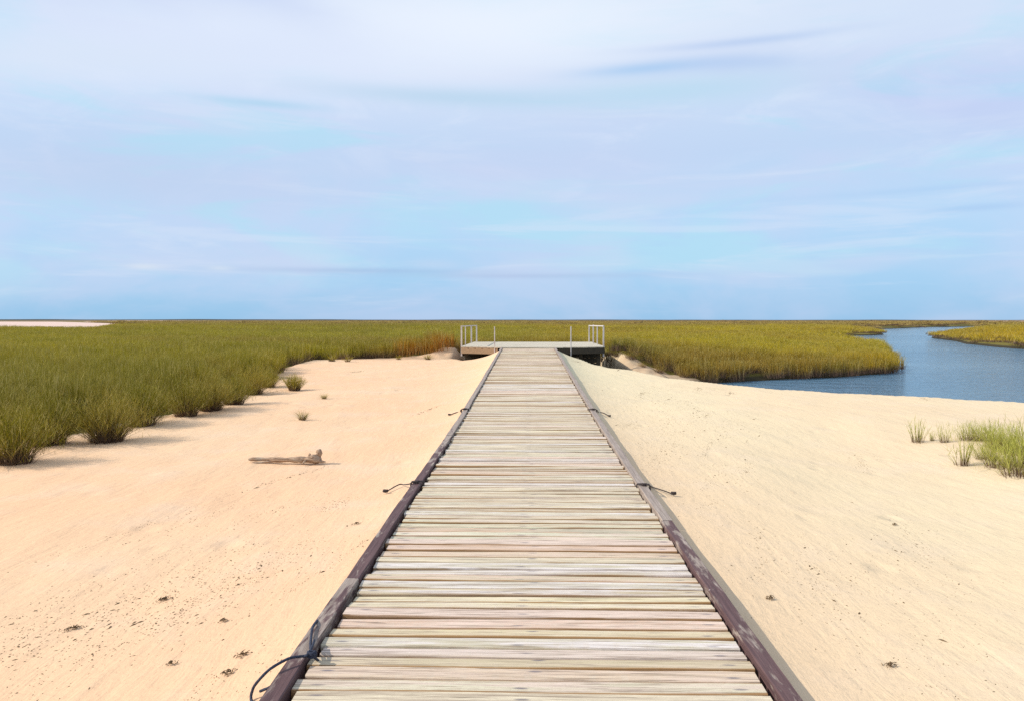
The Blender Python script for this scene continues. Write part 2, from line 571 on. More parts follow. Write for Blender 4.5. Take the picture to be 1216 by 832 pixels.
# ------------------------------------------------------------------ water
m_water, g = material('tidal_creek_water')
pos = g.n('ShaderNodeNewGeometry').outputs['Position']
w1 = g.noise(g.mapping(pos, (0.6, 1.5, 1.0), (0, 0, R(12))), 2.2, 4.0, 0.7, 0.3)
w2 = g.noise(g.mapping(pos, (0.5, 1.2, 1.0), (0, 0, R(-8))), 0.6, 4.0, 0.6)
wl = g.noise(g.mapping(pos, (0.25, 1.0, 1.0)), 0.06, 4.0, 0.6)
wc = g.mix(g.mapr(wl, 0.4, 0.65), (0.100, 0.200, 0.290), (0.155, 0.270, 0.360))
bn = g.bump(g.math('ADD', w1, g.math('MULTIPLY', w2, 1.8)), 1.0, 0.26)
principled(g, wc, 0.10, 0.5, bn, IOR=1.33)
wme = bpy.data.meshes.new('water')
wme.from_pydata([(1.5, -29, WZ), (900, -29, WZ), (900, 420, WZ), (1.5, 420, WZ)], [], [(0, 1, 2, 3)])
tag(link('water', wme, m_water), kind='structure')

# ------------------------------------------------------------------ far sand flats and low shore on the horizon
m_flat, g = material('pale_sand_flat')
pos = g.n('ShaderNodeNewGeometry').outputs['Position']
fn = g.noise(g.mapping(pos, (0.3, 1.0, 1.0)), 0.02, 4.0, 0.6)
principled(g, g.mix(g.mapr(fn, 0.4, 0.7), (0.66, 0.47, 0.38), (0.52, 0.38, 0.30)), 0.95, 0.1)


def flat_patch(name, cx, cy, rx, ry, h, mat, seed, n=72):
    """low rounded mound with an uneven outline"""
    rr = np.random.default_rng(seed)
    ph = rr.uniform(0, 6.28, 6)
    vs, fs = [(cx, cy, h)], []
    rings = 5
    for k in range(1, rings + 1):
        q = k / rings
        for i in range(n):
            a = 2 * math.pi * i / n
            wob = 1 + 0.10 * math.sin(3 * a + ph[0]) + 0.07 * math.sin(7 * a + ph[1]) + 0.04 * math.sin(13 * a + ph[2])
            vs.append((cx + rx * q * wob * math.cos(a), cy + ry * q * wob * math.sin(a), -0.6 + (h + 0.6) * (1 - q ** 4)))
    fs = []
    for i in range(n):
        fs.append((0, 1 + i, 1 + (i + 1) % n))
    for k in range(rings - 1):
        for i in range(n):
            a, b = 1 + k * n + i, 1 + k * n + (i + 1) % n
            fs.append((a, a + n, b + n, b))
    me = bpy.data.meshes.new(name)
    me.from_pydata(vs, [], fs)
    me.polygons.foreach_set('use_smooth', np.ones(len(fs), dtype=bool))
    o = link(name, me, mat)
    tag(o, kind='structure')
    return o


flat_patch('sand_flat', -345, 680, 62, 60, 0.98, m_flat, 2)
flat_patch('sand_flat', 520, 760, 70, 50, 0.55, m_flat, 3)

m_shore, g = material('distant_scrub')
pos = g.n('ShaderNodeNewGeometry').outputs['Position']
fn = g.noise(g.mapping(pos, (0.25, 1.0, 1.0)), 0.01, 5.0, 0.6)
principled(g, g.mix(g.mapr(fn, 0.35, 0.7), (0.060, 0.070, 0.060), (0.135, 0.105, 0.095)), 1.0, 0.05)


def ridge(name, x0, x1, y0, hfun, depth=240, n=260):
    vs, fs = [], []
    for i in range(n + 1):
        x = x0 + (x1 - x0) * i / n
        h = hfun(i / n)
        yy = y0 + 60 * math.sin(i * .05)
        vs += [(x, yy, -0.5), (x, yy + depth * .15, h * .8), (x, yy + depth * .5, h), (x, yy + depth, -0.5)]
    for i in range(n):
        for k in range(3):
            a = i * 4 + k
            fs.append((a, a + 4, a + 5, a + 1))
    me = bpy.data.meshes.new(name)
    me.from_pydata(vs, [], fs)
    me.polygons.foreach_set('use_smooth', np.ones(len(fs), dtype=bool))
    tag(link(name, me, m_shore), kind='structure')


_rr = random.Random(3)
_rw = [_rr.uniform(0, 6.28) for _ in range(6)]


def hl(t):
    return (2.9 + .45 * math.sin(t * 31 + _rw[0]) + .35 * math.sin(t * 73 + _rw[1]) + .2 * math.sin(t * 151 + _rw[2])) * (0.5 + 0.5 * math.cos(min(1, t) * 2.1)) + .6


ridge('distant_shore', -2600, 700, 1350, hl)
ridge('distant_shore', 300, 2600, 1500, lambda t: 1.5 + .3 * math.sin(t * 40) + .2 * math.sin(t * 97))

# ------------------------------------------------------------------ grass
m_grass, g = material('marsh_grass_blades')
oi = g.n('ShaderNodeObjectInfo')
loc = oi.outputs['Location']
lx, ly, lz = g.sep(loc)
rnd = g.attr('rnd')
tt = g.attr('t')
pn = g.noise(g.mapping(loc, (0.7, 1.0, 0.0)), 0.16, 4.0, 0.6)
pn2 = g.noise(g.mapping(loc, (0.25, 1.0, 0.0)), 0.045, 3.0, 0.55)
rightf = g.mapr(g.math('ADD', lx, g.math('MULTIPLY', pn, 6.0)), -1.0, 8.0, 0.0, 1.0, True)
leafL = g.mix(g.mapr(pn, 0.35, 0.65), (0.210, 0.172, 0.010), (0.370, 0.305, 0.012))
leafR = g.mix(g.mapr(pn, 0.35, 0.65), (0.420, 0.250, 0.006), (0.700, 0.420, 0.008))
leaf = g.mix(rightf, leafL, leafR)
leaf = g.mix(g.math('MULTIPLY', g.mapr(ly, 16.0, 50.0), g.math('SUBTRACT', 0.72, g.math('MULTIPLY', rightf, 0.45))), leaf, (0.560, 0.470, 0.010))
leaf = g.mix(g.mapr(pn2, 0.50, 0.58, 0.0, 0.8), leaf, (0.330, 0.190, 0.035))
leaf = g.mix(g.mapr(pn2, 0.47, 0.41, 0.0, 0.6), leaf, (0.180, 0.160, 0.008))
pn3 = g.noise(g.mapping(loc, (0.4, 1.0, 0.0)), 0.035, 4.0, 0.65, w=4.0)
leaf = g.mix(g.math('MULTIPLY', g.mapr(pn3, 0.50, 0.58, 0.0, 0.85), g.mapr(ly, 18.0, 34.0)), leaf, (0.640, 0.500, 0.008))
leaf = g.mix(g.math('MULTIPLY', g.mapr(lx, 42.0, 50.0), g.mapr(ly, 150.0, 90.0)), leaf, (0.660, 0.430, 0.012))
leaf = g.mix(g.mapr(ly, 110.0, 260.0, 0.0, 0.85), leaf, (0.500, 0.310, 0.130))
# rusty stand left of the platform
du = g.math('DIVIDE', g.math('ADD', lx, 4.6), 1.6)
dv = g.math('DIVIDE', g.math('SUBTRACT', ly, 34.5), 1.6)
rust = g.math('EXPONENT', g.math('MULTIPLY', g.math('ADD', g.math('MULTIPLY', du, du), g.math('MULTIPLY', dv, dv)), -1.0))
leaf = g.mix(g.math('MULTIPLY', rust, g.mapr(tt, 0.95, 0.45)), leaf, (0.62, 0.20, 0.015))
du = g.math('DIVIDE', g.math('SUBTRACT', lx, 4.6), 1.5)
dv = g.math('DIVIDE', g.math('SUBTRACT', ly, 37.0), 2.2)
grn = g.math('EXPONENT', g.math('MULTIPLY', g.math('ADD', g.math('MULTIPLY', du, du), g.math('MULTIPLY', dv, dv)), -1.0))
leaf = g.mix(g.math('MULTIPLY', grn, 0.8), leaf, (0.13, 0.20, 0.02))
# per-blade spread: dry straw blades and deep green ones
orr = oi.outputs['Random']
leaf = g.mix(g.mapr(orr, 0.55, 1.0, 0.0, 0.55), leaf, (0.420, 0.300, 0.060))
leaf = g.mix(g.mapr(orr, 0.45, 0.0, 0.0, 0.45), leaf, (0.150, 0.145, 0.008))
leaf = g.mix(g.mapr(rnd, 0.66, 0.95, 0.0, 0.85), leaf, (0.62, 0.50, 0.20))
leaf = g.mix(g.mapr(rnd, 0.30, 0.05, 0.0, 0.65), leaf, (0.075, 0.065, 0.010))
fresh = g.math('MULTIPLY', g.mapr(lx, 2.5, 4.0), g.mapr(ly, 15.0, 13.0))
leaf = g.mix(g.math('MULTIPLY', fresh, 0.85), leaf, g.mix(rnd, (0.230, 0.270, 0.030), (0.600, 0.600, 0.160)))
leaf = g.mix(g.mapr(tt, 0.75, 1.0, 0.0, 0.35), leaf, (0.42, 0.36, 0.10))
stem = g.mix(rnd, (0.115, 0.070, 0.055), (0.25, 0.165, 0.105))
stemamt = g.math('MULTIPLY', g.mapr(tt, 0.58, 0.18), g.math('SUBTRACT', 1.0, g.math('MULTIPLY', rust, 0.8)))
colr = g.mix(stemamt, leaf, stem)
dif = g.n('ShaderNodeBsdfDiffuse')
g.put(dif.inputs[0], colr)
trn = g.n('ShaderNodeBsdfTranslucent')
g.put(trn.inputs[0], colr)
mx = g.n('ShaderNodeMixShader')
mx.inputs[0].default_value = 0.28
g.nt.links.new(dif.outputs[0], mx.inputs[1])
g.nt.links.new(trn.outputs[0], mx.inputs[2])
g.nt.links.new(mx.outputs[0], g.n('ShaderNodeOutputMaterial').inputs[0])


def blades(name, n, r0, r1, h, w, seed, curve=0.25, fan=True, hvar=0.3, dome=0.35, segs=3, twigs=0, tl=.10):
    """n tapered blades; roots within r0, tips spread to r1, leaning outward"""
    q = np.random.default_rng(seed)
    a = q.uniform(0, 2 * math.pi, n)
    rr = np.sqrt(q.uniform(0, 1, n))
    bx, by = rr * r0 * np.cos(a), rr * r0 * np.sin(a)
    a2 = a + q.normal(0, 0.35, n)
    rt = rr * r1 * q.uniform(0.8, 1.15, n)
    tx, ty = rt * np.cos(a2), rt * np.sin(a2)
    tx += q.normal(0, 0.05 * h, n); ty += q.normal(0, 0.05 * h, n)
    hh = h * (1 - dome * rr ** 2.2) * (1 - hvar * q.uniform(0, 1, n) ** 2)
    odd = q.random(n) < .07                      # bent and fallen shoots
    tx = np.where(odd, tx * 1.5, tx); ty = np.where(odd, ty * 1.5, ty); hh = np.where(odd, hh * .6, hh)
    wa = q.uniform(0, math.pi, n)
    wx, wy = np.cos(wa), np.sin(wa)
    ww = w * q.uniform(0.6, 1.3, n)
    rn = q.uniform(0, 1, n)
    rows, tv = [], []
    for s in range(segs + 1):
        t = s / segs
        f = t ** (1 + curve)
        cx, cy, cz = bx + (tx - bx) * f, by + (ty - by) * f, hh * (t - 0.12 * curve * t * t) - 0.03 * (s == 0)
        k = (1.0 - 0.88 * t ** 1.6) * 0.5
        rows.append(np.stack([cx - wx * ww * k, cy - wy * ww * k, cz], -1))
        rows.append(np.stack([cx + wx * ww * k, cy + wy * ww * k, cz], -1))
        tv += [np.full(n, t)] * 2
    V_ = np.stack(rows, 1)                      # n, 2(segs+1), 3
    T_ = np.stack(tv, 1)
    m_ = 2 * (segs + 1)
    base = (np.arange(n) * m_)[:, None]
    F = np.concatenate([base + np.array([[2 * s, 2 * s + 1, 2 * s + 3, 2 * s + 2]]) for s in range(segs)], 0)
    VV, FF, RN, TT = V_.reshape(-1, 3), F, np.repeat(rn, m_), T_.ravel()
    if twigs:
        # short side shoots growing from random stems
        ix = q.integers(0, n, twigs)
        t = q.uniform(.28, 1.0, twigs) ** .7
        f = t ** (1 + curve)
        cx = bx[ix] + (tx - bx)[ix] * f; cy = by[ix] + (ty - by)[ix] * f
        cz = hh[ix] * (t - 0.12 * curve * t * t)
        an = q.uniform(0, 2 * math.pi, twigs)
        el = q.uniform(.5, 1.35, twigs)
        L_ = tl * q.uniform(.5, 1.2, twigs)
        p0 = np.stack([cx, cy, cz], -1)
        p1 = p0 + np.stack([np.cos(an) * np.cos(el), np.sin(an) * np.cos(el), np.sin(el)], -1) * L_[:, None]
        wd = np.stack([-np.sin(an), np.cos(an), q.uniform(-.3, .3, twigs)], -1) * (w * .62)
        tv_ = np.stack([p0 - wd * .5, p0 + wd * .5, p1 + wd * .15, p1 - wd * .15], 1).reshape(-1, 3)
        tf = (np.arange(twigs) * 4)[:, None] + np.array([[0, 1, 2, 3]]) + len(VV)
        VV = np.concatenate([VV, tv_]); FF = np.concatenate([FF, tf])
        RN = np.concatenate([RN, np.repeat(q.uniform(0, 1, twigs), 4)])
        TT = np.concatenate([TT, np.stack([t * .9, t * .9, t * .9 + .1, t * .9 + .1], -1).ravel()])
    me = npmesh(name, VV, FF, {'rnd': RN, 't': TT})
    me.materials.append(m_grass)
    return me


# prototypes live in a collection outside the scene; the marsh objects place them
pcol = bpy.data.collections.new('grass_kinds')
LV = []          # prototype index ranges per distance band
spec = [  # name, count, blades, r0, r1, h, w
    ('a', 4, 230, .26, .40, .80, .0085),
    ('b', 4, 230, .55, .65, .80, .014),
    ('c', 3, 260, 1.6, 1.7, .80, .040),
    ('d', 3, 300, 5.0, 5.2, .80, .12),
]
k = 0
for nm, cnt, nb, r0, r1, h, w in spec:
    idx = []
    for j in range(cnt):
        me = blades('grass_kind_%s%d' % (nm, j), nb, r0, r1, h, w, 100 + k, dome=.12 if nm != 'a' else .42, twigs=nb if nm in 'ab' else 0, tl=.13)
        o = bpy.data.objects.new('grass_%02d' % k, me)
        pcol.objects.link(o)
        idx.append(k)
        k += 1
    LV.append(idx)


def scatter_nodes():
    ng = bpy.data.node_groups.new('place_grass', 'GeometryNodeTree')
    ng.interface.new_socket('Geometry', in_out='INPUT', socket_type='NodeSocketGeometry')
    ng.interface.new_socket('Geometry', in_out='OUTPUT', socket_type='NodeSocketGeometry')
    N, L = ng.nodes, ng.links
    gi, go = N.new('NodeGroupInput'), N.new('NodeGroupOutput')
    ci = N.new('GeometryNodeCollectionInfo')
    ci.inputs['Collection'].default_value = pcol
    ci.inputs['Separate Children'].default_value = True
    ci.inputs['Reset Children'].default_value = True
    ip = N.new('GeometryNodeInstanceOnPoints')

    def at(nm, typ):
        a = N.new('GeometryNodeInputNamedAttribute')
        a.data_type = typ
        a.inputs['Name'].default_value = nm
        return a.outputs['Attribute']
    L.new(gi.outputs[0], ip.inputs['Points'])
    L.new(ci.outputs[0], ip.inputs['Instance'])
    ip.inputs['Pick Instance'].default_value = True
    L.new(at('idx', 'INT'), ip.inputs['Instance Index'])
    e2r = N.new('FunctionNodeEulerToRotation')
    L.new(at('rot', 'FLOAT_VECTOR'), e2r.inputs[0])
    L.new(e2r.outputs[0], ip.inputs['Rotation'])
    L.new(at('scl', 'FLOAT_VECTOR'), ip.inputs['Scale'])
    L.new(ip.outputs[0], go.inputs[0])
    return ng


NG = scatter_nodes()
bands = [(7.0, 26.0, .36, 0), (26.0, 75.0, .72, 1), (75.0, 210.0, 2.0, 2), (210.0, 560.0, 6.2, 3)]
PX, PY, PI_, PS = [], [], [], []
for lo, hi, st, lv in bands:
    gxs = np.arange(-hi * 1.05 - 8, hi * 1.05 + 8, st)
    gys = np.arange(lo * .3, hi, st)
    A, B = np.meshgrid(gxs, gys)
    A = A.ravel() + rng.uniform(-.5, .5, A.size) * st
    B = B.ravel() + rng.uniform(-.5, .5, B.size) * st
    r = np.hypot(A, B)
    keep = (r >= lo) & (r < hi) & (np.abs(A) < B * 0.95 + 4)
    A, B = A[keep], B[keep]
    PX.append(A); PY.append(B)
    PI_.append(np.array(LV[lv])[rng.integers(0, len(LV[lv]), A.size)])
    PS.append(np.full(A.size, lv))
PX, PY, PI_, PS = map(np.concatenate, (PX, PY, PI_, PS))
pz, psand, pdS, pdW = terrain(PX, PY)
rad = np.array([.12, .25, 1.0, 4.0])[PS]
ok = (pdS < -0.15 * (1 + PS) + 0.0) & (pdW < np.array([.1, .10, -.8, -3.])[PS]) & (sdist(PX, PY, BANK_R) < -.1) & (sdist(PX, PY, BANK_L) < -.1) & (sdist(PX, PY, PIT) < -.25)
ok &= ~((PX < 0) & (PY < 21) & (pdS > -.8))
ok &= ~((np.abs(PX) < 3.2) & (PY < 32))
ok &= ~((PX > 2) & (pdS > -6) & (PY < 31.3))            # the sand slope above the creek stays bare
ok &= sdist(PX, PY, FLAT) < -rad * 1.0
PX, PY, PI_, PS, pz, pdW, psand = PX[ok], PY[ok], PI_[ok], PS[ok], pz[ok], pdW[ok], psand[ok]
hs = 1.0 + 0.16 * undul(PX, PY, 6.0) + 0.14 * undul(PX, PY, 1.9) + rng.normal(0, .10, PX.size)
hs = hs * np.where(PX > 3, 0.88, 1.0)
hs = hs * (0.92 + 0.08 * sstep((-pdW) / 2.5)) + np.where(pdW > -.7, .30, 0)
hs = np.clip(hs, .45, 1.4)
edge_s = np.where((psand > .6) & (PS == 0), .9, 1.0)


def marsh(name, sel, label):
    n = int(sel.sum())
    me = bpy.data.meshes.new(name)
    me.vertices.add(n)
    me.vertices.foreach_set('co', np.stack([PX[sel], PY[sel], pz[sel]], -1).astype(np.float32).ravel())
    at = me.attributes.new('idx', 'INT', 'POINT')
    at.data.foreach_set('value', PI_[sel].astype(np.int32))
    at = me.attributes.new('rot', 'FLOAT_VECTOR', 'POINT')
    rv = np.stack([rng.normal(0, .06, n), rng.normal(.05, .06, n), rng.uniform(0, 6.28, n)], -1)
    at.data.foreach_set('vector', rv.astype(np.float32).ravel())
    at = me.attributes.new('scl', 'FLOAT_VECTOR', 'POINT')
    w_ = rng.uniform(.9, 1.2, n)
    at.data.foreach_set('vector', np.stack([w_, w_, hs[sel]], -1).astype(np.float32).ravel())
    o = link(name, me, None)
    md = o.modifiers.new('grass', 'NODES')
    md.node_group = NG
    tag(o, label, 'marsh grass', kind='stuff')
    return o


print('grass points', len(PX))
marsh('marsh_grass', PX <= 0, 'olive green marsh grass filling the flat left of the platform out to the horizon')
marsh('marsh_grass', (PX > 0) & ~((PX > 40) & (PY < PX * 1.86)), 'golden marsh grass between the platform and the winding creek')
marsh('marsh_grass', (PX > 40) & (PY < PX * 1.86), 'orange yellow marsh grass on the far bank across the creek')

def hit(px_, py_):
    """where the line of sight through a spot of the picture meets the ground"""
    d = np.arange(2.0, 60.0, .02)
    x = (px_ - 627) / FPX * d
    below = EYE - (py_ - 380.0) / FPX * d <= terrain(x, d)[0]
    i = int(np.argmax(below)) if below.any() else len(d) - 1
    return float(x[i]), float(d[i])


# individual bushes along the sand edge
bush_kinds = [blades('bush_kind', 640, .18, .62, .88, .0070, 500 + j, curve=.42, dome=.50, hvar=.42, segs=4, twigs=3600, tl=.10) for j in range(3)]
BL = [
    (-6.45, 8.75, .95, 'bush of twiggy green stems cut by the left frame edge, nearest of the row'),
    (-6.62, 9.96, 1.0, 'second bush from the left on the sand edge, bare brown stems showing at its foot'),
    (-5.95, 10.2, 1.03, 'broad rounded olive bush standing farthest out on the bare sand of the left row'),
    (-6.45, 12.0, .95, 'bush tucked directly behind the broad rounded olive bush on the sand edge'),
    (-6.15, 13.05, .92, 'bush with a wide low skirt midway along the left sand edge'),
    (-6.12, 14.05, .95, 'bush close behind the wide low skirted one, leaning over the sand'),
    (-5.98, 14.9, .85, 'dark footed bush two places before the small lone round bush'),
    (-6.3, 16.8, .95, 'dark bush one place before the end of the row beside the lone round bush'),
    (-6.55, 18.7, .72, 'last bush of the dark row, touching the small lone round bush behind it'),
]
BP = [(2, 553), (44, 531), (117, 527), (160, 507), (214, 495), (244, 488), (273, 481), (296, 469), (315, 460)]
for i, (x, y, s, lab) in enumerate(BL):
    x, y = hit(*BP[i])
    o = link('bush', bush_kinds[i % 3], None, None, (x, y, H(x, y) - .02), (0, 0, i * 1.3))
    o.scale = (s, s, s * .95)
    tag(o, lab, 'bush', 'bushes along the sand edge of the left marsh', 'thing')
small = blades('small_bush', 260, .12, .32, .46, .010, 610, curve=.4, dome=.35, hvar=.3, segs=4, twigs=700, tl=.09)
sbx, sby = hit(346, 464)
tag(link('bush', small, None, None, (sbx, sby, H(sbx, sby) - .02)),
    'small lone round green bush standing on the sand just off the marsh edge', 'bush', kind='thing')
sprig = blades('sprig', 70, .04, .20, .22, .008, 611, curve=.4, dome=.5, hvar=.4)
for (x, y, s, lab) in [(-3.95, 12.8, 1.0, 'low yellow green sprig alone on the sand behind the driftwood'),
                       (-4.40, 15.8, .75, 'tiny sprig farther back on the sand near the lone round bush'),
                       (-7.9, 29.6, 1.7, 'low green sprig at the left end of the sand crest before the far grass'),
                       (-7.2, 29.4, 1.5, 'pale green sprig second from the left on the sand crest'),
                       (-5.6, 31.8, 1.1, 'tiny tuft in the middle of the sand crest left of the platform'),
                       (-4.3, 31.6, 1.5, 'dark tuft on the sand crest under the rusty grass near the platform')]:
    o = link('sprig', sprig, None, None, (x, y, H(x, y) - .01), (0, 0, x * 7))
    o.scale = (s * 1.2, s * 1.2, s)
    tag(o, lab, 'grass sprig', 'sprigs of grass on the left sand', 'thing')

# dune grass on the right
m_dune = m_grass.copy()
m_dune.name = 'dune_grass_blades'
for nd in m_dune.node_tree.nodes:
    pass
dk = [blades('dune_kind', 210, .17, .44, .44, .0060, 700 + j, curve=.35, dome=.30, hvar=.8, segs=3, twigs=300, tl=.12) for j in range(3)]
dthin = [blades('dune_thin_kind', 55, .07, .16, .40, .0065, 720 + j, curve=.3, dome=.2, hvar=.8, segs=3, twigs=80, tl=.12) for j in range(2)]


def PXY(px_, py_, zz=-0.12):
    return hit(px_, py_)


DG = [(1086, 524, 1.0, 't', 'thin upright dune grass tuft standing apart at the left end of the patch'),
      (1117, 524, .8, 't', 'thin wispy dune grass tuft second from the left of the patch'),
      (1139, 551, 1.15, 't', 'narrow dune grass tuft standing in front, bare sand on both of its sides'),
      (1103, 522, .45, 't', 'short sparse dune grass tuft between the two thin left tufts'),
      (1146, 521, .70, 'k', 'low wide dune grass clump at the back of the patch'),
      (1166, 522, .80, 'k', 'bushy dune grass clump at the back, beside the low wide one'),
      (1184, 553, .95, 'k', 'dense dune grass clump in front with stems lying on the sand at its left foot'),
      (1206, 563, 1.05, 'k', 'dense dune grass clump cut by the right frame edge, lowest in the picture'),
      (1166, 544, .60, 'k', 'loose stemmed dune grass clump left of the dense front clump'),
      (1190, 534, 1.0, 'k', 'dense dune grass clump in the middle of the thick part of the patch'),
      (1214, 538, 1.2, 'k', 'tallest dune grass clump, at the back against the right frame edge'),
      (1178, 530, .7, 'k', 'small dune grass clump between the bushy back clump and the thick part'),
      (1222, 552, 1.2, 'k', 'dune grass clump mostly beyond the right frame edge')]
for i, (a, b, s, kd, lab) in enumerate(DG):
    x, y = PXY(a, b, -0.11)
    me = (dk if kd == 'k' else dthin)[i % (3 if kd == 'k' else 2)]
    o = link('dune_tuft', me, None, None, (x, y, H(x, y) - .01), (0, 0, i * 2.1))
    o.scale = (s, s, s)
    if i < len(DG):
        tag(o, lab, 'grass tuft', 'dune grass tufts on the right sand', 'thing')
# tufts hanging over the right bank
for (x, y, s, lab) in [(4.75, 34.3, 1.0, 'tuft of brown green grass hanging alone over the sand bank right of the platform'),
                       (5.9, 33.4, .8, 'reddish grass tuft halfway down the sand bank right of the platform'),
                       (5.2, 33.7, .55, 'small brown tuft in the middle of the sand bank right of the platform'),
                       (4.25, 35.3, .7, 'tuft at the top of the sand bank, closest to the platform'),
                       (6.9, 32.9, .8, 'grass tuft at the low end of the sand bank, nearest the creek')]:
    o = link('sprig', dk[1], None, None, (x, y, H(x, y) - .02), (0, 0, x))
    o.scale = (s * 1.3, s * 1.3, s * 1.3)
    tag(o, lab, 'grass sprig', 'tufts on the bank right of the platform', 'thing')

# ------------------------------------------------------------------ wood materials
def wood(name, tones, edge, nails=False, rough=0.85, grain_axis='x'):
    m, g = material(name)
    tc = g.n('ShaderNodeTexCoord').outputs['Object']
    ox, oy, oz = g.sep(tc)
    ti = g.attr('tint')
    if grain_axis == 'x':
        sc_ = (0.60, 30.0, 30.0)
    elif grain_axis == 'y':
        sc_ = (16.0, 0.55, 16.0)
    else:
        sc_ = (16.0, 16.0, 0.8)
    gr = g.noise(g.mapping(tc, sc_), 3.4, 6.0, 0.68, 0.6, w=g.math('MULTIPLY', ti, 37.0))
    gr2 = g.noise(g.mapping(tc, tuple(v * (0.8 if v < 1 else 0.30) for v in sc_)), 2.4, 5.0, 0.6, 0.8, w=g.math('MULTIPLY', ti, 91.0))
    fine = g.noise(g.mapping(tc, tuple(v * 2.2 for v in sc_)), 5.0, 3.0, 0.7, w=ti)
    pick = g.n('ShaderNodeTexWhiteNoise', noise_dimensions='1D')
    g.put(pick.inputs['W'], ti)
    pk = pick.outputs['Value']
    n = len(tones)
    colr = g.ramp(pk, [((i + .5) / n, t) for i, t in enumerate(tones)])
    tone2 = g.ramp(g.math('FRACT', g.math('ADD', pk, 0.43)), [((i + .5) / n, t) for i, t in enumerate(tones)])
    colr = g.mix(g.mapr(gr2, 0.38, 0.62, 0.0, 1.0, True), colr, tone2)
    colr = g.mix(g.mapr(gr, 0.48, 0.64, 0.0, 0.72, True), colr, edge)
    colr = g.mix(g.mapr(fine, 0.54, 0.74, 0.0, 0.50), colr, edge)
    colr = g.mix(g.mapr(gr, 0.38, 0.24, 0.0, 0.5, True), colr, tuple(min(.95, c * 1.25) for c in tones[0]))
    crk = g.noise(g.mapping(tc, tuple(v * (1.6 if v < 1 else 1.5) for v in sc_)), 2.6, 2.0, 0.5, 0.3, w=g.math('MULTIPLY', ti, 13.0))
    colr = g.mix(g.mapr(crk, 0.655, 0.69, 0.0, 0.85), colr, tuple(c * .45 for c in edge))
    if nails:
        # rust-grey stains round the nails near both ends and the middle
        uu = g.attr('u'); vv = g.attr('v')
        for x0 in (-0.93, 0.93, -0.02):
            off = g.math('MULTIPLY', g.math('SUBTRACT', g.math('FRACT', g.math('MULTIPLY', pk, 7.3 + x0 * 3.1)), 0.5), 0.07 if abs(x0) > .5 else 0.12)
            a = g.math('DIVIDE', g.math('SUBTRACT', g.math('SUBTRACT', uu, x0), off), 0.035)
            b = g.math('DIVIDE', g.math('SUBTRACT', vv, g.math('MULTIPLY', off, 0.6)), 0.008)
            r_ = g.math('ADD', g.math('MULTIPLY', a, a), g.math('MULTIPLY', b, b))
            msk = g.math('MULTIPLY', g.mapr(r_, 1.4, 0.2), g.math('MULTIPLY', g.mapr(gr2, 0.35, 0.6, 0.4, 1.0), 0.92))
            colr = g.mix(msk, colr, (0.16, 0.14, 0.16))
        # raw brown wood showing along worn long edges
        ed = g.mapr(g.math('ADD', g.math('ABSOLUTE', vv), g.math('MULTIPLY', g.math('SUBTRACT', gr2, 0.5), 0.03)), g.math('ADD', 0.033, g.math('MULTIPLY', pk, 0.016)), g.math('ADD', 0.046, g.math('MULTIPLY', pk, 0.012)), 0.0, 0.9, True)
        colr = g.mix(ed, colr, (0.34, 0.175, 0.060))
    hh = g.math('ADD', g.math('MULTIPLY', gr, 1.0), g.math('MULTIPLY', fine, 0.5))
    principled(g, colr, rough, 0.2, g.bump(hh, 0.7, 0.006))
    return m


m_plank = wood('bleached_pine', [(0.84, 0.71, 0.50), (0.62, 0.48, 0.32), (0.84, 0.63, 0.51), (0.55, 0.49, 0.36), (0.82, 0.69, 0.40), (0.44, 0.34, 0.25), (0.74, 0.71, 0.50), (0.70, 0.47, 0.32), (0.80, 0.71, 0.64)],
               (0.20, 0.13, 0.085), nails=True)
m_deck = wood('bleached_deck', [(0.72, 0.63, 0.48), (0.64, 0.56, 0.42), (0.76, 0.67, 0.52)], (0.30, 0.24, 0.17))
m_fascia = wood('rough_beam', [(0.34, 0.22, 0.13), (0.40, 0.27, 0.16), (0.28, 0.19, 0.12)], (0.12, 0.08, 0.05))
m_shade_beam = wood('shade_dark_beam', [(0.085, 0.065, 0.040), (0.065, 0.050, 0.034)], (0.03, 0.022, 0.016))  # beam wood with the platform's shade painted into its colour
m_post = wood('painted_post', [(0.64, 0.58, 0.55), (0.54, 0.48, 0.47), (0.68, 0.63, 0.57)], (0.34, 0.27, 0.25), grain_axis='z')

# edge rail: dark stain flaking off grey wood
m_rail, g = material('stained_edge_rail')
tc = g.n('ShaderNodeTexCoord').outputs['Object']
ti = g.attr('tint')
wear = g.attr('wear')
gr = g.noise(g.mapping(tc, (22.0, 0.8, 22.0)), 3.0, 6.0, 0.7, 0.4, w=ti)
pe = g.noise(g.mapping(tc, (7.0, 1.3, 7.0)), 2.2, 5.0, 0.65, 0.5, w=g.math('ADD', ti, 3.0))
chips = g.noise(tc, 34.0, 3.0, 0.6, 0.3)
dark = g.mix(g.mapr(gr, 0.35, 0.7), (0.085, 0.045, 0.045), (0.175, 0.100, 0.092))
bare = g.mix(g.mapr(gr, 0.35, 0.65), (0.235, 0.175, 0.140), (0.46, 0.37, 0.30))
fac = g.mapr(g.math('ADD', pe, g.math('MULTIPLY', wear, 0.42)), 0.58, 0.70, 0.0, 1.0, True)
colr = g.mix(fac, dark, bare)
colr = g.mix(g.mapr(g.math('ADD', chips, g.math('MULTIPLY', pe, 0.35)), 0.90, 0.93, 0.0, 0.8), colr, (0.55, 0.46, 0.45))
principled(g, colr, 0.7, 0.25, g.bump(g.math('ADD', gr, g.math('MULTIPLY', fac, -0.25)), 0.8, 0.006))

# ------------------------------------------------------------------ boardwalk
END_Y = 30.15
walk = empty('boardwalk', (0, 1.2, 0))
tag(walk, 'long bleached plank boardwalk running straight over the sand to the platform', 'boardwalk')
LOC0 = Vector((0, 1.2, 0))


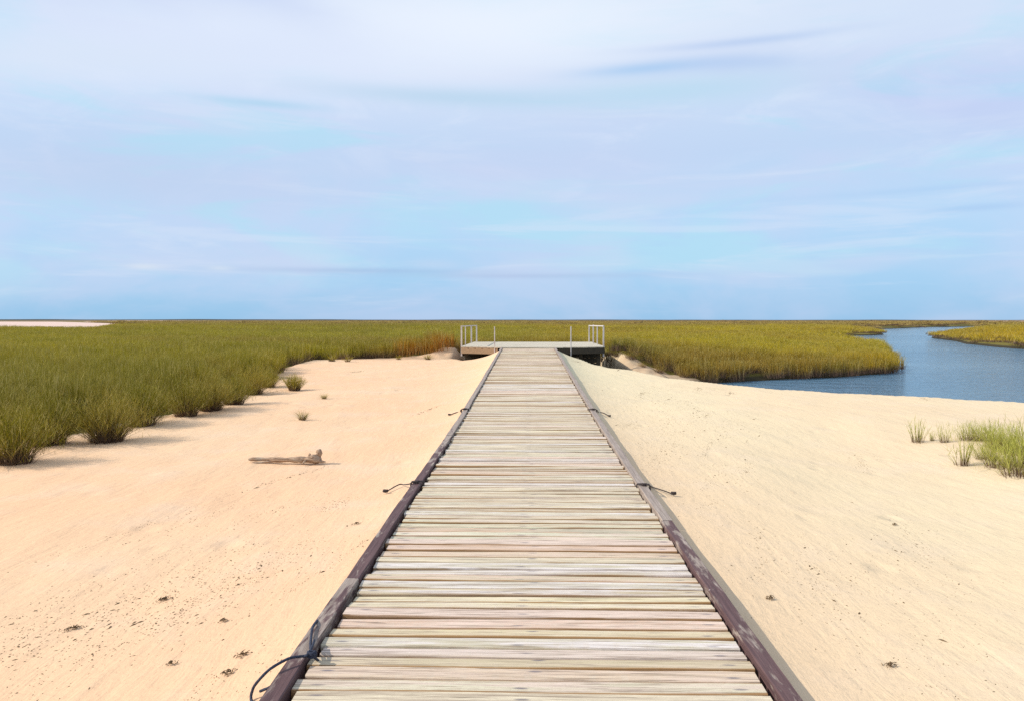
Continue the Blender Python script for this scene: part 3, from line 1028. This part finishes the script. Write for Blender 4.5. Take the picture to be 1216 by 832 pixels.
def plank_data(yc, wid, thick, seed, nseg, half=1.03):
    """cross-boards with a crowned worn top and slightly wavy long edges; returns verts, faces, u, v"""
    q = random.Random(seed)
    z0 = float(deckz(yc)) + q.uniform(-.006, .005)
    skew = q.gauss(0, .0035)
    tiltz = q.gauss(0, .003)
    roll = q.gauss(0, .035)
    xl, xr = -half + q.uniform(-.012, .020), half + q.uniform(-.020, .008)
    prof = [(-.5, -1.0), (-.5, -.30), (-.475, -.07), (-.42, 0.0), (.42, 0.0), (.475, -.07), (.5, -.30), (.5, -1.0)]
    p1, p2, p3 = q.uniform(0, 6), q.uniform(0, 6), q.uniform(0, 6)
    cup = q.uniform(-.002, .003)
    vs, us, vv, fs = [], [], [], []
    n = len(prof)
    slope = float(deckz(yc + .05) - deckz(yc - .05)) / .1
    for i in range(nseg + 1):
        t = i / nseg
        x = xl + (xr - xl) * t
        wob1 = .0022 * math.sin(x * 5 + p1) + .0012 * math.sin(x * 13 + p2)
        wob2 = .0022 * math.sin(x * 4.3 + p3) + .0012 * math.sin(x * 11 + p1)
        zw = tiltz * x + .0015 * math.sin(x * 3 + p2)
        for (a, b) in prof:
            wob = wob1 if a < 0 else wob2
            yy = a * wid + wob + skew * x
            # rounded ends
            endr = 1.0 if 0 < i < nseg else .92
            zz = b * thick + zw + (cup if abs(a) < .4 else 0)
            vs.append((x, yc + yy * endr, z0 + zz + (slope + roll) * yy))
            us.append(x); vv.append(a * wid)
    for i in range(nseg):
        for k in range(n):
            a0, a1 = i * n + k, i * n + (k + 1) % n
            fs.append((a0, a1, a1 + n, a0 + n))
    fs.append(tuple(range(n)))
    fs.append(tuple(nseg * n + k for k in range(n - 1, -1, -1)))
    return vs, fs, us, vv


def mesh_with(name, vs, fs, attrs, smooth=False):
    me = bpy.data.meshes.new(name)
    me.from_pydata(vs, [], fs)
    for a, v in attrs.items():
        at = me.attributes.new(a, 'FLOAT', 'POINT')
        at.data.foreach_set('value', np.asarray(v, dtype=np.float32))
    me.update()
    return me


yc = 2.45
cnt = 0
qq = random.Random(21)
rest = [[], [], [], [], []]
while yc < END_Y - .06:
    wid = qq.choice([.098, .102, .108, .098, .112])
    gap = abs(qq.gauss(.0035, .0035)) + .0015
    if qq.random() < .45:
        gap += .011
    yc += wid / 2
    vs, fs, us, vv = plank_data(yc, wid, .038, 1000 + cnt, 14 if cnt < 60 else 7)
    vs = [(x, y - 1.2, z) for x, y, z in vs]
    tint = qq.uniform(0, 50)
    if cnt < 100:
        me = mesh_with('plank', vs, fs, {'tint': [tint] * len(vs), 'u': us, 'v': vv})
        link('plank', me, m_plank, walk)
    else:
        b = len(rest[0])
        rest[0] += vs
        rest[1] += [tuple(b + i for i in f) for f in fs]
        rest[2] += [tint] * len(vs); rest[3] += us; rest[4] += vv
    cnt += 1
    yc += wid / 2 + gap
me = mesh_with('planks', rest[0], rest[1], {'tint': rest[2], 'u': rest[3], 'v': rest[4]})
o = link('planks', me, m_plank, walk)
tag(o, kind='stuff')
print('planks', cnt)

# edge rails in lengths, butted end to end
def rail(side, y0, y1, wear0, wear1, seed):
    q = random.Random(seed)
    n = max(4, int((y1 - y0) / .18))
    cxm = side * 1.085
    off0, off1 = q.uniform(-.006, .006), q.uniform(-.006, .006)
    p = q.uniform(0, 6)
    prof = [(-.5, -1), (-.5, -.06), (-.475, -.015), (-.44, 0), (.44, 0), (.475, -.015), (.5, -.06), (.5, -1)]
    vs, fs, we = [], [], []
    for i in range(n + 1):
        t = i / n
        y = y0 + (y1 - y0) * t
        x = cxm + off0 * (1 - t) + off1 * t + .004 * math.sin(y * 1.3 + p)
        z = float(deckz(y)) + .027 + .003 * math.sin(y * 2.1 + p)
        wd = .083 + .003 * math.sin(y * 5 + p)
        for a, b in prof:
            aa = a * (1 + (q.uniform(-.05, .05) if abs(a) > .4 else 0))
            vs.append((x + aa * wd, y - 1.2, z + b * .095 + (q.uniform(-.002, .001) if abs(a) > .4 else 0)))
            we.append(wear0 + (wear1 - wear0) * t)
    m = len(prof)
    for i in range(n):
        for k in range(m):
            a0, a1 = i * m + k, i * m + (k + 1) % m
            fs.append((a0, a0 + m, a1 + m, a1))
    fs.append(tuple(range(m - 1, -1, -1)))
    fs.append(tuple(n * m + k for k in range(m)))
    me = mesh_with('edge_rail', vs, fs, {'tint': [q.uniform(0, 30)] * len(vs), 'wear': we})
    return link('edge_rail', me, m_rail, walk)


cutsL = [2.1, 4.45, 7.05, 10.0, 13.6, 17.2, 20.9, 24.6, 27.4, END_Y]
cutsR = [2.1, 5.80, 9.35, 12.9, 16.6, 20.2, 23.9, 27.5, END_Y]
wl_ = [(.12, .35), (.10, .12), (.05, .35), (.6, .8), (.8, .9), (.9, .9), (.9, .9), (.9, .9), (.9, .9)]
wr_ = [(.02, .30), (.75, .85), (.8, .8), (.85, .9), (.9, .9), (.9, .9), (.9, .9), (.9, .9)]
for side, cuts, ws in ((-1, cutsL, wl_), (1, cutsR, wr_)):
    for i in range(len(cuts) - 1):
        rail(side, cuts[i] + .004, cuts[i + 1] - .004, ws[i][0], ws[i][1], 40 + i + 10 * side)
# stringers under the planks
for x in (-.85, 0, .85):
    b = MB()
    for y in np.arange(2.2, END_Y - 1.2, 1.0):
        z0, z1 = float(deckz(y)) - .085, float(deckz(y + 1)) - .085
        b.beam((x, y - 1.2, z0), (x, y + 1.0 - 1.2 + .001, z1), .05, .085, 3.0)
    b.build('stringer', m_fascia, walk)

# ------------------------------------------------------------------ platform at the far end
plat = empty('platform', (0, 33.8, 0))
tag(plat, 'raised wooden platform with pale railing posts at the end of the boardwalk', 'platform')
PO = Vector((0, 33.8, 0))
DZ = 0.50
OUT = [(-1.25, 30.20), (1.25, 30.20), (3.18, 31.00), (3.18, 37.6), (-2.72, 37.6), (-2.82, 30.95)]


def span(y):
    xs_ = []
    n = len(OUT)
    for i in range(n):
        (x1, y1), (x2, y2) = OUT[i], OUT[(i + 1) % n]
        if (y1 > y) != (y2 > y):
            xs_.append(x1 + (x2 - x1) * (y - y1) / (y2 - y1))
    return (min(xs_), max(xs_)) if len(xs_) >= 2 else None


y = 30.27
k = 0
while y < 37.58:
    s = span(y)
    if s:
        b = MB()
        b.box(((s[0] + s[1]) / 2, y - 33.8, DZ - .019 + random.uniform(-.003, .003)), (s[1] - s[0] + random.uniform(0, .05), .132, .038), 5 + k * 1.7)
        b.build('plank', m_deck, plat)
    y += .141
    k += 1
for i in range(6):
    if i == 0:
        continue
    a, c2 = Vector(OUT[i]), Vector(OUT[(i + 1) % 6])
    d = (c2 - a).normalized()
    nrm = Vector((d.y, -d.x))
    b = MB()
    a_ = a + nrm * -.012 + d * .012
    c_ = c2 + nrm * -.012 - d * .012
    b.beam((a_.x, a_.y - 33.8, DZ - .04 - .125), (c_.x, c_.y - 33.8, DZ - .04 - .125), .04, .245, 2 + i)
    b.build('fascia_board', m_shade_beam if i in (1, 2) else m_fascia, plat)  # right-hand boards take the wood with shade painted in
for x in np.linspace(-2.3, 2.7, 6):
    b = MB()
    b.beam((x, 30.95 - 33.8, DZ - .16), (x, 37.45 - 33.8, DZ - .16), .05, .2, x)
    b.build('joist', m_shade_beam, plat)
for (x, y) in [(-2.6, 31.25), (-1.0, 30.8), (1.1, 30.8), (2.95, 31.3), (2.2, 31.15), (-2.5, 34.4), (2.95, 34.4), (-2.5, 37.4), (2.95, 37.4), (0.2, 37.4)]:
    b = MB()
    b.box((x, y - 33.8, (DZ - .30 - 1.4) / 2), (.15, .15, DZ - .28 + 1.4), x + y)
    b.build('support_post', m_shade_beam, plat)
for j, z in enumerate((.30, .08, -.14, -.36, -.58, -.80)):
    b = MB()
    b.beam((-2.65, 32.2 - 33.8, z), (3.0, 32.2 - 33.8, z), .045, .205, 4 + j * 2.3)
    b.build('underdeck_shade_board', m_shade_beam, plat)  # added dark boards: make the space below the deck black and hide grass
posts = [(-2.80, 30.98, .10, 1.36, .075), (-2.70, 31.75, .46, 1.33, .05), (-2.74, 35.6, .46, 1.33, .085), (-2.60, 37.2, .46, 1.33, .085),
         (-1.38, 30.24, .10, 1.33, .05),
         (1.74, 30.36, .12, 1.33, .055), (3.14, 31.05, .08, 1.37, .075), (3.08, 33.2, .46, 1.33, .06), (3.05, 34.9, .46, 1.38, .07), (3.02, 36.9, .46, 1.33, .075)]
for (x, y, z0, z1, w) in posts:
    b = MB()
    w *= .80
    b.box((x, y - 33.8, (z0 + z1) / 2), (w, w, z1 - z0), x * 3)
    b.build('railing_post', m_post, plat, bevel=.006)
for a, c2 in [((-2.80, 30.90, 1.335), (-2.74, 35.7, 1.32)), ((-2.74, 35.65, 1.32), (-2.60, 37.25, 1.32)),
              ((3.14, 31.0, 1.345), (3.05, 34.95, 1.33)), ((3.05, 34.9, 1.32), (3.02, 36.95, 1.32))]:
    b = MB()
    b.beam((a[0], a[1] - 33.8, a[2]), (c2[0], c2[1] - 33.8, c2[2]), .04, .045, a[0] * 2)
    b.build('top_rail', m_post, plat, bevel=.005)

# ------------------------------------------------------------------ ropes
def rope_mat(name, col, col2):
    m, g = material(name)
    tc = g.n('ShaderNodeTexCoord').outputs['Object']
    nz = g.noise(g.mapping(tc, (60, 60, 90), (0.6, 0.4, 0)), 3.0, 3.0, 0.6)
    principled(g, g.mix(g.mapr(nz, .35, .65), col, col2), 0.75, 0.3, g.bump(nz, 1.0, .004))
    return m


m_rope_blue = rope_mat('weathered_blue_rope', (0.014, 0.016, 0.030), (0.060, 0.070, 0.105))
m_rope_dark = rope_mat('tarred_rope', (0.030, 0.022, 0.022), (0.095, 0.070, 0.062))


def smooth_path(pts, k=8):
    """Catmull-Rom through points"""
    P = [Vector(p) for p in pts]
    P = [P[0] * 2 - P[1]] + P + [P[-1] * 2 - P[-2]]
    out = []
    for i in range(1, len(P) - 2):
        for j in range(k):
            t = j / k
            a, b, c_, d = P[i - 1], P[i], P[i + 1], P[i + 2]
            out.append(.5 * ((2 * b) + (-a + c_) * t + (2 * a - 5 * b + 4 * c_ - d) * t * t + (-a + 3 * b - 3 * c_ + d) * t ** 3))
    out.append(P[-2])
    return out


def on(px_, py_, z):
    """ground point seen at a pixel, for a surface of height z"""
    d = (EYE - z) * FPX / (py_ - 380.0)
    return Vector(((px_ - 627) / FPX * d, d, z))


def rope(label, paths, r, mat, knots=()):
    root = None
    c0 = Vector(paths[0][0])
    root = empty('rope', (c0.x, c0.y, 0))
    tag(root, label, 'rope', 'ropes tied to the boardwalk rails')
    off = Vector((c0.x, c0.y, 0))
    for p in paths:
        b = MB()
        pts = [q - off for q in smooth_path(p)]
        b.tube(pts, r, 8, 0, .08)
        b.build('strand', mat, root, smooth=True)
    for (kc, kr, stretch) in knots:
        b = MB()
        kc = Vector(kc) - off
        pts = []
        for i in range(26):                      # a small bunched coil
            a = i * 1.15
            pts.append(kc + Vector((math.cos(a) * kr * (stretch + .2 * math.sin(i)), math.sin(a) * kr * .8, kr * .7 * math.sin(a * .63) + kr * .4)))
        b.tube(pts, r * .95, 6, 0, .1)
        b.build('knot', mat, root, smooth=True)
    return root


def wrap_pts(side, y, dy, ztop):
    """one turn of rope round the edge rail at y, from the outer foot over the top and down inside"""
    s = side
    return [(s * 1.145, y - dy, ztop - .05), (s * 1.142, y - dy * .7, ztop + .006), (s * 1.115, y - dy * .4, ztop + .014), (s * 1.06, y + dy * .3, ztop + .014),
            (s * 1.028, y + dy * .7, ztop + .008), (s * 1.026, y + dy, ztop - .03)]


# near left rope: two strands crossing the rail and a long loop to the sand
zt = .03
A = on(362, 787, zt + .02)
rope('long blue black rope looped over the left rail and trailing across the near sand',
     [[on(360, 786, .045), on(349, 788, .055), on(335, 790, .065), on(322, 796, .060), on(308, 805, .05), on(296, 817, .02), on(288, 828, -.02), on(285, 842, -.06), on(292, 856, -.07)],
      [on(296, 832, -.03), on(308, 827, -.01), on(322, 819, .0), on(335, 812, .0)],
      [on(372, 740, -.03), on(367, 745, .035), on(362, 753, .045), on(360, 765, .045), on(359, 778, .045), on(363, 788, .04), on(368, 793, .0)],
      [on(364, 768, .043), on(361, 776, .06), on(356, 785, .062), on(350, 789, .05)]],
     .0065, m_rope_blue, [((A.x - .005, A.y, .05), .016, 1.2)])
for side, yy, lab, tip, k in [
        (-1, on(490, 575, .03).y, 'dark rope end with a knotted tip reaching left from the left rail onto the sand', ((476, 577), (470, 577), (454, 586)), 1),
        (1, on(762, 577, .03).y, 'dark rope end on the right rail with a knotted tip, nearer of the right pair', ((772, 578), (785, 582), (799, 587)), 1),
        (-1, on(553, 488, .06).y, 'short dark rope stub on the left rail, farther of the small left pair', ((545, 489), (540, 490), (532, 493)), 1),
        (1, on(701, 488, .06).y, 'short dark rope stub on the right rail, farther of the right pair', ((710, 489), (716, 490), (723, 494)), 1)]:
    zr = float(deckz(yy)) + .027
    zs = H(side * 1.35, yy)
    big_ = yy < 9
    r_ = .006 if big_ else .008
    p0 = Vector((side * 1.142, yy, zr - .02))
    tail = [Vector((side * 1.06, yy + .01, zr + .012)), Vector((side * 1.12, yy, zr + .014)), p0 + Vector((side * .02, 0, .012))]
    for j, (a, b_) in enumerate(tip):
        lift = (.035, .03, .010)[j]
        q_ = on(a, b_, zs + lift)
        tail.append(q_)
    end = tail[-1]
    rope(lab, [wrap_pts(side, yy, .03, zr), wrap_pts(side, yy + .03, .012, zr), tail], r_, m_rope_dark,
         [((side * 1.09, yy, zr + .008), .014, 1.6), ((end.x, end.y, end.z + .005), .015 if big_ else .012, 1.6)])

# ------------------------------------------------------------------ driftwood
m_drift, g = material('driftwood')
tc = g.n('ShaderNodeTexCoord').outputs['Object']
gr = g.noise(g.mapping(tc, (2.0, 30, 30)), 3.0, 6.0, 0.7, 0.6)
bl = g.noise(tc, 9.0, 4.0, 0.6)
cc = g.mix(g.mapr(gr, .38, .62), (0.17, 0.095, 0.055), (0.60, 0.42, 0.28))
cc = g.mix(g.mapr(bl, .5, .65, 0, .7), cc, (0.44, 0.36, 0.27))
principled(g, cc, .9, .15, g.bump(gr, 1.0, .012))
bx_, by_ = PXY(334, 553, -.12)
dw = empty('driftwood', (bx_, by_, H(bx_, by_)), .02)
tag(dw, 'grey brown driftwood branch with a knobbly root end lying on the left sand', 'driftwood')
dw.scale = (1.08, 1.08, 1.08)
b = MB()
pts, rad_ = [], []
for i in range(25):
    t = i / 24
    pts.append((-.42 + .68 * t, .006 * math.sin(t * 7), .052 - .004 * t + .003 * math.sin(t * 9)))
    rad_.append(.018 + .018 * t + .004 * math.sin(t * 17) - (.008 if i == 0 else 0))
b.tube(pts, rad_, 10, 0, .09)
b.build('branch', m_drift, dw, smooth=True)
b = MB()
b.tube([(-.40, -.05, .008), (-.30, -.035, .018), (-.20, -.012, .028), (-.08, 0, .04)], [.005, .009, .013, .016], 8, 0, .1)
b.build('twig', m_drift, dw, smooth=True)
b = MB()
b.tube([(.22, 0, .05), (.26, .0, .055), (.30, -.005, .062), (.345, 0, .06), (.38, .01, .05), (.40, .012, .045)], [.030, .038, .050, .047, .034, .012], 12, 0, .30)
b.tube([(.24, -.02, .05), (.23, -.05, .04), (.21, -.085, .02)], [.018, .013, .005], 7, 0, .2)
b.tube([(.36, 0, .04), (.41, -.015, .03), (.455, -.02, .028)], [.022, .016, .005], 7, 0, .2)
b.build('root_stump', m_drift, dw, smooth=True)
b = MB()
b.tube([(.345, .01, .07), (.365, .012, .10), (.375, .014, .125), (.38, .014, .15), (.385, .012, .168)], [.018, .028, .031, .026, .010], 10, 0, .34)
b.tube([(.27, 0, .09), (.268, 0, .115), (.266, 0, .122)], [.018, .014, .004], 7, 0, .2)
b.build('knot', m_drift, dw, smooth=True)

# ------------------------------------------------------------------ dry wrack on the sand
m_wrack, g = material('dry_wrack')
tc = g.n('ShaderNodeTexCoord').outputs['Object']
nz = g.noise(tc, 30, 3.0, .6)
principled(g, g.mix(g.mapr(nz, .35, .65), (0.10, 0.065, 0.035), (0.27, 0.18, 0.10)), 0.95, .1)


def wrack(name, px_, py_, size, label, seed):
    q = random.Random(seed)
    x, y = PXY(px_, py_, -.10)
    b = MB()
    for i in range(int(70 * (size / .1) ** .5)):
        a = q.uniform(0, 6.28)
        r = abs(q.gauss(0, .45)) * size
        p = Vector((math.cos(a) * r, math.sin(a) * r * .8 + math.cos(a) * r * .5, q.uniform(.002, .018) * max(0, 1 - r / size)))
        d = Vector((q.gauss(.3, .7), q.gauss(.7, .7), q.gauss(0, .35))) * size * .22
        b.tube([p, p + d * .5 + Vector((0, 0, .003)), p + d], [.0022, .0020, .0006], 4)
    o = b.build(name, m_wrack, None, loc=(x, y, H(x, y) + .004))
    tag(o, label, 'dry seaweed', 'scraps of dry seaweed on the sand')
    return o


for i, (a, c2, s, lab) in enumerate([
        (180, 722, .060, 'brown dry seaweed scrap highest of the three clumps at lower left'),
        (68, 758, .055, 'brown dry seaweed scrap nearest the left frame edge'),
        (275, 790, .045, 'dry seaweed scrap beside the loop of the long rope'),
        (257, 812, .045, 'dry seaweed scrap lowest in the picture, left of the trailing rope'),
        (187, 802, .035, 'small dry seaweed scrap midway along the bottom left sand'),
        (252, 747, .030, 'small dry seaweed scrap on the sand level with the near rail knot'),
        (914, 714, .040, 'dry seaweed scrap close to the right rail'),
        (1057, 794, .045, 'flat dry seaweed scrap at the bottom of the right sand'),
        (1060, 623, .035, 'small dry seaweed scrap at the head of the right streaks'),
        (418, 626, .035, 'small dry seaweed scrap left of the boardwalk below the driftwood')]):
    wrack('seaweed_scrap', a, c2, s, lab, 900 + i)


def specks(n, seed):
    """tiny chips and stems strewn in wind rows over the sand"""
    q = np.random.default_rng(seed)
    xs_, ys_, sz_ = [], [], []
    rows = []
    for _ in range(34):
        while True:
            d = q.uniform(2.4, 18) if q.random() < .75 else q.uniform(18, 28)
            x = q.uniform(-.66, .66) * d
            if abs(x) > 1.3:
                break
        rows.append((x, d, q.uniform(.15, .6), q.uniform(.03, .10)))
    # the dense litter bands of the photograph
    rows += [(-2.6, 4.1, .9, .30)] * 12 + [(-2.0, 4.5, .6, .22)] * 9 + [(-3.0, 3.8, .6, .25)] * 3 + [(3.0, 5.6, .8, .2)] * 2 + [(2.2, 4.2, .7, .3)] * 2 + [(1.9, 4.9, .5, .25)] * 3
    rows += [(1.9, 10.0, 1.6, .22), (2.4, 12.5, 1.6, .25), (2.9, 15.5, 1.8, .35), (3.2, 12.0, 1.0, .5), (2.6, 17, 2, .4), (2.0, 8.0, 1.2, .25)] * 3
    for x, d, L, W in rows:
        m = int(n / len(rows))
        t = q.normal(0, L, m)
        s = q.normal(0, W, m) * q.choice([.3, 1.0, 1.0], m)
        xs_.append(x + t * .30 + s); ys_.append(d + t * .95)
        sz_.append(q.uniform(.0012, .0036, m) * (1 + (q.random(m) > .96) * 1.6) * (1 + d / 11))
    x = np.concatenate(xs_); y = np.concatenate(ys_); s = np.concatenate(sz_)
    k = (np.abs(x) > 1.2) & (y > 1.5) & (y < 28)
    x, y, s = x[k], y[k], s[k]
    z, _, dS, _ = terrain(x, y)
    k = dS > .4
    x, y, z, s = x[k], y[k], z[k], s[k]
    m = len(x)
    a = q.normal(1.25, .5, m)
    L = s * q.uniform(.8, 2.6, m)
    W = s * .55
    hgt = s * .55
    ca, sa = np.cos(a), np.sin(a)
    vs = []
    for (u, v, h_) in [(-1, 0, 0), (0, -1, 0), (1, 0, 0), (0, 1, 0), (0, 0, 1)]:
        vs.append(np.stack([x + ca * L * u - sa * W * v, y + sa * L * u + ca * W * v, z + hgt * h_ + .0005], -1))
    V_ = np.stack(vs, 1).reshape(-1, 3)
    base = (np.arange(m) * 5)[:, None]
    F = np.concatenate([base + np.array([f]) for f in [(0, 1, 4), (1, 2, 4), (2, 3, 4), (3, 0, 4)]], 0)
    me = npmesh('sand_debris', V_, F)
    o = link('sand_debris', me, m_wrack)
    tag(o, 'tiny dark chips and stems strewn in wind rows over the pale sand', 'debris', kind='stuff')


specks(7500, 31)
